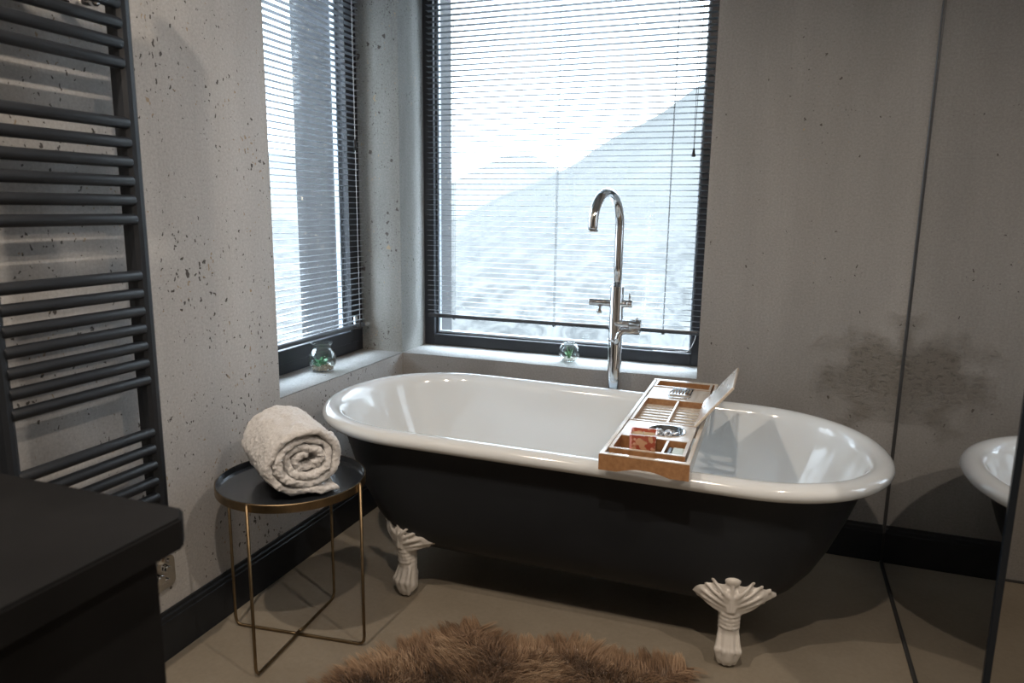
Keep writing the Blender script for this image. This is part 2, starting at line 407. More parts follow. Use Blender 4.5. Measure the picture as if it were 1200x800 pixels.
# handle on the opening sash of the left window
bm = B(); bx(bm, (-.184, -.083, .69), (-.172, -.062, .75), .003); cyl(bm, (-.178, -.072, .71), (-.145, -.072, .71), .007)
bx(bm, (-.152, -.085, .702), (-.138, -.02, .718), .004); 
obj('window_handle', bm, M['chrome'], w2)

# ------------------------------------------------------------------ venetian blinds
def blind(label, axis, p, a0, a1, z0, z1, cords, tilt, wand_at, side):
    """slats run along the wall at depth p; side = +1 when the room lies towards +axis"""
    base = (p, (a0+a1)/2, z1) if axis == 'x' else ((a0+a1)/2, p, z1)
    root = thing('venetian_blind', label, 'window blind', base, 'venetian blinds')
    def Pt(a, d, z): return Vector((p+side*d, a, z)) if axis == 'x' else Vector((a, p+side*d, z))
    def box(bm, a, b, d0, d1, za, zb, bev=.002):
        q = [Pt(a, d0, za), Pt(b, d1, zb)]
        lo = [min(q[0][i], q[1][i]) for i in range(3)]; hi = [max(q[0][i], q[1][i]) for i in range(3)]
        bx(bm, lo, hi, bev, 2)
    bm = B(); box(bm, a0, a1, -.018, .018, z1, z1+.04); obj('headrail', bm, M['blind_rail'], root)
    bm = B(); box(bm, a0, a1, -.012, .012, z0-.008, z0+.008, .004)
    obj('bottom_rail', bm, M['blind_rail'], root)
    pitch = .0215; W = .0125; n = int((z1-z0-.02)/pitch)
    bm = B()
    for i in range(n):
        z = z0+.022+i*pitch; s0, s1 = [], []
        jit = random.uniform(-.02, .02)
        for k in range(6):
            u = -1+2*k/5; c = .0014*(1-u*u)
            d = W*(u*math.cos(tilt+jit)); h = -W*u*math.sin(tilt+jit)+c
            s0.append(bm.verts.new(Pt(a0, d, z+h))); s1.append(bm.verts.new(Pt(a1, d, z+h)))
        for k in range(5):
            f = bm.faces.new((s0[k], s0[k+1], s1[k+1], s1[k])); f.smooth = True
    o = obj('slats', bm, M['slat'], root)
    md = o.modifiers.new('thick', 'SOLIDIFY'); md.thickness = .0003
    for a in cords:
        bm = B()
        for d in (-.0135, .0135): tube(bm, [Pt(a, d, z0), Pt(a, d, z1)], .0006, 5)
        tube(bm, [Pt(a, .0, z0-.012), Pt(a, .0, z1)], .0008, 5)
        cyl(bm, Pt(a, 0, z0-.014), Pt(a, 0, z0-.006), .006, 10)
        obj('ladder_cord', bm, M['cord'], root)
    return root, Pt
zt = 2.28
r1, P1 = blind('wide grey venetian blind over the big window behind the bathtub', 'y', .165, .045, 1.200, .733, zt, (.165, .617, 1.063), math.radians(-4), None, -1)
bm = B(); tube(bm, [P1(1.135, .024, zt), P1(1.139, .024, 1.9), P1(1.143, .026, 1.42)], .0009, 5); tube(bm, [P1(1.158, .024, zt), P1(1.150, .024, 1.8), P1(1.145, .026, 1.42)], .0009, 5)
pc = obj('pull_cord', bm, M['cord'], r1)
bm = B(); lathe(bm, [(0, .03), (.003, .03), (.0055, .012), (.0075, .002), (.006, 0), (0, 0)], P1(1.144, .026, 1.392), 12); obj('tassel', bm, M['gasket'], pc)
bm = B(); tube(bm, [Vector((1.188, .185, .725)), Vector((1.183, .18, .700)), Vector((1.172, .182, .672)), Vector((1.155, .19, .652)), Vector((1.10, .20, .646)), Vector((1.02, .204, .645))], .0013, 6)
obj('guide_cord', bm, M['white_cord'], r1, label='thin white cord at the lower right')
r2_, P2 = blind('narrow grey venetian blind over the left-hand window', 'x', -.135, -.795, -.085, .715, zt, (-.66, -.19), math.radians(-4), None, 1)
bm = B(); tube(bm, [P2(-.150, .024, zt), P2(-.150, .026, .74)], .0011, 6); 
wd = obj('pull_cord', bm, M['white_cord'], r2_, label='pale cord at the right end')
bm = B(); cyl(bm, P2(-.150, .025, 1.41), P2(-.150, .025, 1.45), .006, 10); obj('cord_joiner', bm, M['gasket'], wd)
bm = B(); lathe(bm, [(0, .035), (.003, .035), (.006, .012), (.006, 0), (0, 0)], P2(-.150, .026, .705), 12)
obj('tassel', bm, M['gasket'], wd)

# ------------------------------------------------------------------ mirror / smoked shower screen
root = thing('shower_screen', 'tall dark mirrored glass panel at right reflecting the end of the bathtub', 'glass panel', (XM+.005, (YM)/2, 0))
bm = B(); bx(bm, (XM, YM+.004, .004), (XM+.010, -.004, 2.5)); obj('glass_sheet', bm, M['mirror'], root)
bm = B(); bx(bm, (XM-.0005, YM-.006, .004), (XM+.0115, YM+.004, 2.5), .001, 1); obj('edge', bm, M['glass_edge'], root, label='dark polished edge')
bm = B(); bx(bm, (XM-.005, -.010, .0), (XM+.014, 0, 2.5), .002, 1); bx(bm, (XM-.006, YM, 0), (XM+.014, -.004, .005), .001, 1)
obj('seal', bm, M['silicone'], root)

# ------------------------------------------------------------------ bathtub
TCX, TCY, TA, TBW, TS, TN, TT, TZ = .946, -.565, .852, .394, .458, 2.14, .033, -.02
NT_ = 144
def plan(a, b, s):
    out = []
    for i in range(NT_):
        th = 2*PI*i/NT_; c, s_ = math.cos(th), math.sin(th)
        rr = (abs(c)**TN+abs(s_)**TN)**(-1/TN)
        e = a-s
        out.append((e*rr*c+(s*(1 if c > 0 else -1) if abs(c) > 1e-9 else 0), b*rr*s_))
    # even out the vertices along the curve
    P = [Vector((x, y)) for x, y in out]; L = [0]
    for i in range(NT_): L.append(L[-1]+(P[(i+1) % NT_]-P[i]).length)
    res = []; j = 0
    for k in range(NT_):
        d = L[-1]*k/NT_
        while L[j+1] < d: j += 1
        f = (d-L[j])/(L[j+1]-L[j]); res.append(P[j].lerp(P[(j+1) % NT_], f))
    return res
def tubpt(x, y, z):
    return Vector((TCX+x*math.cos(TT)-y*math.sin(TT), TCY+x*math.sin(TT)+y*math.cos(TT), z+TZ*x))
RIM = plan(TA-.03, TBW-.03, TS)
def offset(P, o):
    n = len(P); out = []
    for i in range(n):
        d = (P[(i+1) % n]-P[i-1]).normalized(); out.append(P[i]+Vector((d.y, -d.x))*o)
    return out
def loft(bm, rings, cap_last=True, mat=0, flip=False):
    R = [[bm.verts.new(p) for p in r] for r in rings]
    n = len(R[0])
    for a, b in zip(R, R[1:]):
        for k in range(n):
            f = bm.faces.new((a[k], a[(k+1) % n], b[(k+1) % n], b[k])); f.smooth = True; f.material_index = mat
    if cap_last:
        f = bm.faces.new(R[-1]); f.smooth = True; f.material_index = mat
    return R
ZR = .55
tub = thing('bathtub', 'freestanding roll-top clawfoot bathtub, black outside and glossy white inside', 'bathtub', (TCX, TCY, 0))
# rolled rim + basin in one enamel surface: section goes from under the roll, over, and down inside
sec = []
for k in range(15):
    a = math.radians(-150+ k*(150+135)/14)
    sec.append((math.cos(a)*.030 if math.cos(a) > 0 else math.cos(a)*.030, math.sin(a)*.023))
rings = [[tubpt(p.x, p.y, ZR+h) for p in offset(RIM, o)] for o, h in sec]
def inner(z, ox, oy):
    s = TS*(1-ox*.35)
    return [tubpt(p.x, p.y, z) for p in plan(TA-.062-ox, TBW-.062-oy, s)]
inn = [(.553, .0, .0), (.535, .006, .004), (.49, .022, .014), (.42, .048, .030), (.34, .082, .048), (.27, .12, .070), (.225, .158, .095), (.195, .205, .130), (.178, .27, .18), (.172, .36, .25)]
rings += [inner(*q) for q in inn]
bm = B(); loft(bm, rings); basin = obj('basin', bm, M['enamel'], tub, label='glossy white interior and rolled rim')
def outer(z, ox, oy):
    return [tubpt(p.x, p.y, z) for p in plan(TA-.030-ox, TBW-.030-oy, TS*(1-ox*.4))]
osec = [(.535, .012, .012), (.52, .030, .022), (.47, .048, .032), (.40, .072, .044), (.32, .105, .062), (.25, .142, .084), (.20, .18, .110), (.165, .225, .145), (.14, .29, .20), (.13, .37, .27)]
bm = B(); loft(bm, [outer(*q) for q in osec]); bmesh.ops.recalc_face_normals(bm, faces=bm.faces); obj('shell', bm, M['shell'], tub, label='matt black outer shell')

def foot_mesh():
    bm = B()
    def cap(p0, r0, p1, r1, sc=(1, 1, 1)):
        p0, p1 = Vector(p0), Vector(p1); L = (p1-p0).length
        n = max(2, int(L/(min(r0, r1)*.45)))
        for i in range(n+1):
            f = i/n; sphere(bm, p0.lerp(p1, f), r0+(r1-r0)*f, 1 if r0 < .012 else 2, sc)
    # local: +x outward, y sideways, z up
    sphere(bm, (.004, 0, .038), .035, 2, (1.0, 1.0, 1.0))
    cap((.002, 0, .045), .034, (-.004, 0, .085), .029); cap((-.004, 0, .085), .029, (-.004, 0, .125), .030); cap((-.004, 0, .125), .030, (-.006, 0, .185), .036)
    # toes: long ridges running down over the paw
    for t in (-.026, -.009, .009, .026):
        o = .026-abs(t)*.42
        cap((o-.008, t*.85, .100), .0055, (o+.010, t*1.02, .050), .0098); cap((o+.011, t*1.08, .052), .0105, (o-.002, t*.72, .0125), .0085)
    cap((-.026, 0, .06), .016, (-.026, 0, .018), .014)
    # folds of the ankle
    for z in (.112, .123, .134, .146):
        for k in range(7):
            a = math.radians(-54+18*k); sphere(bm, (-.004+.029*math.cos(a), .029*math.sin(a), z-.003*math.cos(a*1.5)), .0058, 1)
    # acanthus wings: a body, then overlapping ribs with curled tips
    for s in (-1, 1):
        cap((0, s*.015, .182), .030, (-.014, s*.070, .196), .022, (.75, 1, 1.15)); cap((-.014, s*.070, .196), .022, (-.036, s*.110, .190), .008, (.8, 1, 1.1))
        cap((-.004, s*.010, .208), .026, (-.008, s*.046, .214), .020, (.8, 1, 1))
        ribs = [((.012, .012, .160), (-.006, .060, .178), (-.036, .116, .190)), ((.015, .012, .172), (.002, .055, .194), (-.024, .094, .206)),
                ((.016, .010, .184), (.006, .044, .208), (-.014, .072, .222)), ((.017, .008, .195), (.010, .030, .220), (-.006, .050, .234)),
                ((.008, .016, .150), (-.008, .050, .162), (-.028, .082, .172))]
        for j, (p, q, r_) in enumerate(ribs):
            P = [Vector((a_, s*b_, c_)) for a_, b_, c_ in (p, q, r_)]
            for i in range(15):
                f = i/14; c = P[0]*(1-f)**2+P[1]*2*f*(1-f)+P[2]*f*f+Vector((.006+.010*math.sin(f*PI), 0, 0)); sphere(bm, c, .0072*(1-.35*f) if j else .0068*(1-.6*f), 1)
            if j: sphere(bm, P[2]+Vector((.008, 0, .003)), .0092, 1)
    for i in range(9): f = i/8; sphere(bm, (.030-.010*f, 0, .160+.065*f), .0055, 1)
    for sy in (-.009, .009):
        for i in range(8): f = i/7; sphere(bm, (.028-.010*f, sy*(1+f*.4), .158+.055*f), .0045, 1)
    sphere(bm, (.010, 0, .238), .0165, 2, (.85, 1.35, .80)); cap((-.010, 0, .19), .030, (-.020, 0, .232), .020)
    for v in bm.verts:
        if v.co.z > .12: v.co.x += .155*(v.co.z-.12)
    return bm
fm = None
feet = [((1.412, -.803), -PI/2+math.radians(7)), ((.447, -.800), -PI/2-math.radians(20)), ((1.405, -.335), PI/2-math.radians(38)), ((.447, -.345), PI/2+math.radians(38))]
for (x, y), a in feet:
    if fm is None:
        bm = foot_mesh(); me = bpy.data.meshes.new('foot'); bm.to_mesh(me); bm.free(); me.materials.append(M['foot']); fm = me
    o = bpy.data.objects.new('foot', fm); COL.objects.link(o); o.parent = tub
    o.location = Vector((x, y, 0))-tub.location; o.rotation_euler = (0, 0, a); o.scale = (1, 1, 1.07)
    md = o.modifiers.new('remesh', 'REMESH'); md.mode = 'VOXEL'; md.voxel_size = .0032; md.use_smooth_shade = True
    ms = o.modifiers.new('smooth', 'SMOOTH'); ms.factor = .5; ms.iterations = 4
    o['label'] = 'white sculpted claw foot'
# overflow grille on the back inner wall
oc = Vector((.937, -.2265, .483)); on = Vector((.03, -1, .42)).normalized()
def disc_at(bm, c, n, prof, seg=28, mat=0):
    b = bmesh.new(); lathe(b, prof, (0, 0, 0), seg, mat); join(bm, b, Matrix.Translation(c) @ n.to_track_quat('Z', 'Y').to_matrix().to_4x4())
bm = B(); disc_at(bm, oc, on, [(0, .004), (.024, .004), (.026, .007), (.031, .0075), (.0355, .004), (.036, -.006)])
ov = obj('overflow', bm, M['chrome'], tub, label='round chrome overflow grille')
bm = B(); q = on.to_track_quat('Z', 'Y').to_matrix()
for k in range(6):
    c = oc+q @ Vector((.0145*math.cos(k*PI/3+.3), .0145*math.sin(k*PI/3+.3), 0)); disc_at(bm, c, on, [(0, .0046), (.0048, .0046), (.0048, .002)], 14)
obj('holes', bm, M['dark_hole'], ov)
bm = B(); disc_at(bm, Vector((.95, -.565, .172)), Vector((0, 0, 1)), [(0, .003), (.025, .003), (.034, 0)]); obj('drain', bm, M['chrome'], tub)

# ------------------------------------------------------------------ freestanding tap
TX, TY = .927, -.085
tap = thing('bath_tap', 'tall chrome freestanding tap with curved spout behind the bathtub', 'tap', (TX, TY, 0))
bm = B(); lathe(bm, [(0, .0), (.045, .0), (.045, .006), (.040, .010), (.026, .012), (.0255, .92), (.024, .925), (0, .925)], (TX, TY, 0), 32)
bmesh.ops.recalc_face_normals(bm, faces=bm.faces)
tube(bm, [(TX, TY-.003, .725), (TX, TY-.003, .733)], .0268, 28)
obj('column', bm, M['chrome'], tap, smooth_angle=40)
bm = B(); dv = Vector((-.20, -1, 0)).normalized(); R = .112; zc = 1.142
pts = [Vector((TX, TY, .92)), Vector((TX, TY, 1.0)), Vector((TX, TY, 1.08))]
for k in range(21):
    a = PI*k/20; pts.append(Vector((TX, TY, zc))+dv*(R-R*math.cos(a))+Vector((0, 0, R*math.sin(a))))
pts.append(pts[-1]+Vector((0, 0, -.012)))
tube(bm, pts, .0162, 24); e = pts[-1]
cyl(bm, e+Vector((0, 0, .002)), e+Vector((0, 0, -.005)), .0175, 24)
obj('spout', bm, M['chrome'], tap)
bm = B(); zz = .864
cyl(bm, (.826, TY-.004, zz), (.925, TY-.004, zz), .0135, 20, bev=.002); cyl(bm, (.925, TY-.004, zz), (.985, TY-.004, zz), .0145, 20, bev=.002)
cyl(bm, (.966, TY-.004, zz), (.9745, TY-.004, zz), .0152, 20)
dvp = obj('diverter', bm, M['chrome'], tap)
bm = B(); cyl(bm, (.974, TY-.004, zz+.01), (.974, TY-.004, zz+.040), .004, 10, bev=.001); obj('lever', bm, M['chrome'], dvp)
bm = B(); cyl(bm, (.868, TY-.014, zz-.01), (.868, TY-.018, zz-.028), .007, 14); cyl(bm, (.868, TY-.018, zz-.022), (.868, TY-.018, zz-.038), .0105, 14, bev=.002); obj('shower_hook', bm, M['chrome'], dvp)
bm = B(); zz = .792; cyl(bm, (TX, TY-.012, zz), (.978, TY-.012, zz), .0145, 20, bev=.002)
prof = []
b = bmesh.new(); n = 24
R_ = []
for xx, rr in ((.978, .013), (.980, .0165), (1.018, .0165), (1.021, .014)):
    R_.append([b.verts.new((xx, TY-.012+math.cos(2*PI*k/n)*(rr+(.0009 if k % 2 else -.0009)), zz+math.sin(2*PI*k/n)*(rr+(.0009 if k % 2 else -.0009)))) for k in range(n)])
for A_, B_ in zip(R_, R_[1:]):
    for k in range(n): b.faces.new((A_[k], A_[(k+1) % n], B_[(k+1) % n], B_[k]))
b.faces.new(R_[0][::-1]); b.faces.new(R_[-1]); bmesh.ops.recalc_face_normals(b, faces=b.faces); join(bm, b)
kn = obj('mixer', bm, M['chrome'], tap)
bm = B(); cyl(bm, (1.005, TY-.012, zz+.013), (1.005, TY-.012, zz+.026), .0045, 10, bev=.001); obj('lever', bm, M['chrome'], kn)
bm = B(); tube(bm, [(1.018, TY-.014, zz-.026), (.965, TY-.014, zz-.026), (.952, TY-.018, zz-.029), (.944, TY-.022, zz-.038), (.941, TY-.024, zz-.055), (.938, TY-.022, zz-.068), (.93, TY-.012, zz-.072)], .0115, 18)
obj('inlet_pipe', bm, M['chrome'], tap)

# ------------------------------------------------------------------ bath caddy
CX0, CX1, CY0, CY1 = 1.086, 1.304, -.998, -.150
zb = ZR+.0235+TZ*.25+.0022     # top of the rim under the caddy
ZT = .612
cad = thing('bath_caddy', 'slatted bamboo bath caddy lying across the bathtub rim', 'bath tray', ((CX0+CX1)/2, (CY0+CY1)/2, zb))
def arch(bm, x0, x1, y0, y1, ztop, zbot, depth):
    n = 16; xs = [x0, x0+.045]+[x0+.045+(x1-x0-.09)*i/n for i in range(1, n)]+[x1-.045, x1]
    poly = [(x0, ztop), (x1, ztop)]
    low = [(x0, zbot), (x0+.045, zbot)]+[(x0+.045+(x1-x0-.09)*i/n, zbot+depth*math.sin(PI*i/n)) for i in range(1, n)]+[(x1-.045, zbot), (x1, zbot)]
    poly += low[::-1]
    # quads strip instead of a concave n-gon
    L = low; 
    for (xa, za), (xb, zb_) in zip(L, L[1:]):
        prism(bm, [(xa, za), (xb, zb_), (xb, ztop), (xa, ztop)], 'y', y0, y1)
    bmesh.ops.remove_doubles(bm, verts=bm.verts, dist=1e-5)
for nm, ya, yb in (('end_board', CY0, CY0+.012), ('end_board', CY1-.012, CY1)):
    bm = B(); arch(bm, CX0, CX1, ya, yb, ZT-.001, zb+.0008, .012); obj(nm, bm, M['bamboo'], cad)
# outer rails (window sheen put into a lighter colour)
for x0, x1 in ((CX0, CX0+.011), (CX1-.011, CX1)):
    bm = B(); bx(bm, (x0, CY0+.012, zb+.003), (x1, CY1-.012, ZT), .001, 1); obj('side_rail', bm, M['bamboo_sheen'], cad, label='sheen-lightened side rail')
for y0, y1 in ((CY0, CY0+.013), (CY1-.013, CY1)):
    bm = B(); bx(bm, (CX0, y0-.0005, ZT-.001), (CX1, y1, ZT+.002), .001, 1); obj('end_cap', bm, M['bamboo_sheen'], cad, label='sheen-lightened top edge')
IX0, IX1 = CX0+.016, CX1-.016
# front box with three compartments
def tray(y0, y1, z0, z1, walls, dividers=(), floor=True, slats=0, name='tray'):
    bm = B()
    tks = .008
    bx(bm, (IX0, y0, z0), (IX1, y0+tks, z1), .0006, 1); bx(bm, (IX0, y1-tks, z0), (IX1, y1, z1), .0006, 1)
    bx(bm, (IX0, y0+tks, z0), (IX0+tks, y1-tks, z1), .0006, 1); bx(bm, (IX1-tks, y0+tks, z0), (IX1, y1-tks, z1), .0006, 1)
    if floor: bx(bm, (IX0+tks, y0+tks, z0), (IX1-tks, y1-tks, z0+.004))
    for d in dividers: bx(bm, (d-.003, y0+tks, z0+.004), (d+.003, y1-tks, z1-.002))
    o = obj(name, bm, M['bamboo'], cad)
    bm = B(); e = .0006
    for lo, hi in (((IX0, y0, z1-e), (IX1, y0+tks, z1+.0014)), ((IX0, y1-tks, z1-e), (IX1, y1, z1+.0014)), ((IX0, y0+tks, z1-e), (IX0+tks, y1-tks, z1+.0014)), ((IX1-tks, y0+tks, z1-e), (IX1, y1-tks, z1+.0014))): bx(bm, lo, hi)
    for d in dividers: bx(bm, (d-.003, y0+tks, z1-.0026), (d+.003, y1-tks, z1+.0002))
    obj('sheen_edge', bm, M['bamboo_sheen'], o, label='sheen-lightened top edge')
    if slats:
        for i in range(slats):
            yy = y0+tks+.006+(y1-y0-2*tks-.012)*(i+.5)/slats
            bm = B(); bx(bm, (IX0+tks, yy-.006, z1-.020), (IX1-tks, yy+.006, z1-.015), .0008, 1); obj('slat', bm, M['bamboo_sheen'], o, label='sheen-lightened slat')
    return o
tray(-.955, -.835, ZT-.034, ZT+.004, 1, (1.232, ), name='front_tray')
# flat board with a round hole
def board_hole(y0, y1, z0, z1, c, r, m, name, parent):
    bm = B(); n = 40; cx_, cy_ = c
    ring = [(cx_+r[0]*math.cos(2*PI*k/n), cy_+r[1]*math.sin(2*PI*k/n)) for k in range(n)]
    out = []
    for k in range(n):
        a = 2*PI*k/n; dx, dy = math.cos(a), math.sin(a)
        tx = ((IX1-cx_) if dx > 0 else (IX0-cx_))/dx if abs(dx) > 1e-9 else 9
        ty = ((y1-cy_) if dy > 0 else (y0-cy_))/dy if abs(dy) > 1e-9 else 9
        s = min(tx, ty); out.append((cx_+dx*s, cy_+dy*s))
    # put corner vertices exactly on the corners
    for cxx in (IX0, IX1):
        for cyy in (y0, y1):
            k = min(range(n), key=lambda i: (out[i][0]-cxx)**2+(out[i][1]-cyy)**2); out[k] = (cxx, cyy)
    A1 = [bm.verts.new((*p, z1)) for p in ring]; A0 = [bm.verts.new((*p, z0)) for p in ring]
    O1 = [bm.verts.new((*p, z1)) for p in out]; O0 = [bm.verts.new((*p, z0)) for p in out]
    for k in range(n):
        j = (k+1) % n
        for q in ((A1[k], O1[k], O1[j], A1[j]), (A0[k], A0[j], O0[j], O0[k]), (A1[k], A1[j], A0[j], A0[k]), (O1[k], O0[k], O0[j], O1[j])): bm.faces.new(q)
    bmesh.ops.recalc_face_normals(bm, faces=bm.faces)
    return obj(name, bm, m, parent)
board_hole(-.831, -.690, ZT-.008, ZT+.002, (1.215, -.757), (.052, .050), M['bamboo_sheen'], 'cup_board', cad)['label'] = 'sheen-lightened board with a round hole'
tray(-.686, -.420, ZT-.032, ZT+.002, 1, (1.205, ), floor=False, slats=8, name='slatted_tray')
# back board with glass holder
board_hole(-.416, -.265, ZT-.008, ZT+.001, (1.20, -.315), (.036, .048), M['bamboo_sheen'], 'glass_board', cad)['label'] = 'sheen-lightened board with a slot'
bm = B()
tube(bm, [(1.165, -.37, ZT+.002), (1.172, -.395, ZT+.003), (1.20, -.405, ZT+.003), (1.228, -.395, ZT+.003), (1.235, -.37, ZT+.002)], .002, 8)
for k in range(7): bx(bm, (1.170+k*.010, -.36, ZT+.001), (1.174+k*.010, -.27, ZT+.004))
bx(bm, (1.168, -.276, ZT+.001), (1.236, -.270, ZT+.005)); bx(bm, (1.168, -.362, ZT+.001), (1.236, -.357, ZT+.005))
obj('glass_holder', bm, M['chrome'], cad, label='metal wire glass holder')
tray(-.262, -.170, ZT-.034, ZT+.002, 1, (), name='rear_tray')
# propped-up reading board on the right: hinged at the right edge, leaning outwards
bm = B()
b = bmesh.new(); bx(b, (0, -.14, -.004), (.15, .14, .004), .003, 2)
j0 = Vector((1.284, -.575, ZT+.008)); dirx = Vector((.62, 0, .78)).normalized(); ydir = Vector((0, 1, 0)); ydir = (ydir-dirx*ydir.dot(dirx)).normalized(); zdir = dirx.cross(ydir)
mt = Matrix(((dirx.x, ydir.x, zdir.x, j0.x), (dirx.y, ydir.y, zdir.y, j0.y), (dirx.z, ydir.z, zdir.z, j0.z), (0, 0, 0, 1)))
for v in b.verts:
    if v.co.x > .1: v.co.y *= .94
join(bm, b, mt); rb = obj('reading_board', bm, M['bamboo_sheen'], cad, label='sheen-lightened propped-up reading board')
bm = B(); tube(bm, [j0+dirx*.06+Vector((.006, 0, -.006)), Vector((1.298, -.555, ZT-.02))], .003, 8); bx(bm, (1.292, -.575, ZT-.03), (1.306, -.545, ZT+.028), .002, 1)
obj('hinge', bm, M['chrome'], cad)

# things on the caddy
zf = ZT-.030
cj = thing('candle_jar', 'square candle jar with red patterned paper standing in the front of the bath caddy', 'candle', (1.176, -.893, zf+.0005))
b = bmesh.new(); s = .032
def sqring(b, h, z, r=.006):
    out = []
    for cx_, cy_, a0 in ((h-r, h-r, 0), (-h+r, h-r, PI/2), (-h+r, -h+r, PI), (h-r, -h+r, 3*PI/2)):
        for k in range(5): a = a0+PI/2*k/4; out.append(Vector((cx_+r*math.cos(a), cy_+r*math.sin(a), z)))
    return out
RJ = Matrix.Rotation(math.radians(6), 4, 'Z'); TJ = Matrix.Translation((1.176, -.893, zf+.0005))
bm = B(); b = bmesh.new(); loft(b, [sqring(b, h, z) for h, z in ((.001, 0), (.030, 0), (.032, .004), (.033, .062), (.0335, .065), (.0305, .065), (.0295, .0545))], False)
for f in b.faces:
    f.smooth = False
    c = f.calc_center_median()
    f.material_index = 1 if (c.x < -.027 and c.z > .003) else 0
join(bm, b, TJ @ RJ); bmesh.ops.recalc_face_normals(bm, faces=bm.faces)
obj('jar', bm, [M['print'], M['jar_side']], cj)
bm = B(); b = bmesh.new(); loft(b, [sqring(b, h, z) for h, z in ((.0298, .030), (.0298, .0555), (.028, .0545), (.004, .054))]); join(bm, b, TJ @ RJ); obj('wax', bm, M['wax'], cj)
bm = B(); tube(bm, [TJ @ Vector((0, 0, .053)), TJ @ Vector((.001, 0, .066))], .0013, 6); obj('wick', bm, M['wick'], cj)
# small metal dish with trinkets in the round hole
dish = thing('metal_dish', 'small round metal dish set in the round hole of the bath caddy', 'dish', (1.215, -.757, ZT-.02))
bm = B(); lathe(bm, [(0, 0), (.03, 0), (.044, .008), (.0495, .020), (.0515, .0225), (.0515, .0245), (.048, .0235), (.043, .010), (.029, .002), (0, .002)], (1.215, -.757, ZT-.02), 36)
bmesh.ops.recalc_face_normals(bm, faces=bm.faces); obj('bowl', bm, M['chrome'], dish)
for k, (x, y, r_) in enumerate(((1.195, -.765, .012), (1.217, -.775, .014), (1.236, -.760, .012), (1.222, -.742, .011), (1.198, -.742, .010))):
    bm = B()
    tube(bm, [Vector((x+r_*math.cos(2*PI*i/14), y+r_*math.sin(2*PI*i/14)*.9, ZT-.003+.005*math.sin(2*PI*i/14+k)))for i in range(14)], .0028, 8, closed=True)
    sphere(bm, (x, y, ZT-.004), .007, 1)
    o = obj('ring', bm, M['silver'], None, loc=(x, y, ZT-.012)); tag(o, 'shiny metal ring lying in the round dish of the bath caddy', 'ring', 'metal rings in the dish')
pk = thing('soap_packet', 'small pale green and black packet in the right front compartment of the bath caddy', 'packet', (1.255, -.893, zf+.0005))
bm = B(); bx(bm, (1.249, -.926, zf+.0005), (1.278, -.866, zf+.026), .003); obj('packet', bm, M['packet_green'], pk)
bm = B(); bx(bm, (1.237, -.925, zf+.0005), (1.2488, -.867, zf+.025), .002); obj('end_band', bm, M['packet_dark'], pk, label='black end band')

# ------------------------------------------------------------------ side table
SX, SY, SR, SZ = .268, -1.112, .196, .468
tb = thing('side_table', 'round tray table with thin brass wire legs and dark top beside the bathtub', 'side table', (SX, SY, 0))
bm = B(); lathe(bm, [(0, 0), (SR-.003, 0), (SR-.0026, .0205), (SR-.0045, .0205), (SR-.005, .0045), (SR-.008, .0035), (0, .0035)], (SX, SY, SZ-.012), 64); bmesh.ops.recalc_face_normals(bm, faces=bm.faces)
obj('tray_top', bm, M['tray'], tb, smooth_angle=30)
bm = B(); lathe(bm, [(SR-.0022, -.014), (SR, -.014), (SR+.0005, .007), (SR-.001, .0085), (SR-.0022, .008), (SR-.0022, -.014)], (SX, SY, SZ), 72); obj('tray_rim', bm, M['brass'], tb, smooth_angle=30)
ang = math.atan2(-1.089+1.131, .445-.086)
for k in range(4):
    a = ang+k*PI/2+(0 if k % 2 == 0 else math.radians(-2)); d = Vector((math.cos(a), math.sin(a), 0)); c = Vector((SX, SY, 0)); R = SR+.0045
    lift = .0055+(.003 if k % 2 else 0)
    bm = B(); pts = [c+d*R+Vector((0, 0, SZ+.006)), c+d*R+Vector((0, 0, .030)), c+d*(R-.002)+Vector((0, 0, lift+.012)), c+d*(R-.008)+Vector((0, 0, lift+.003)), c+d*(R-.02)+Vector((0, 0, lift)), c+d*.03+Vector((0, 0, lift)), c+d*(0.0)+Vector((0, 0, lift+(.006 if k % 2 else 0)))]
    tube(bm, pts, .0042, 12); sphere(bm, pts[0], .0042, 1)
    obj('leg', bm, M['brass'], tb)

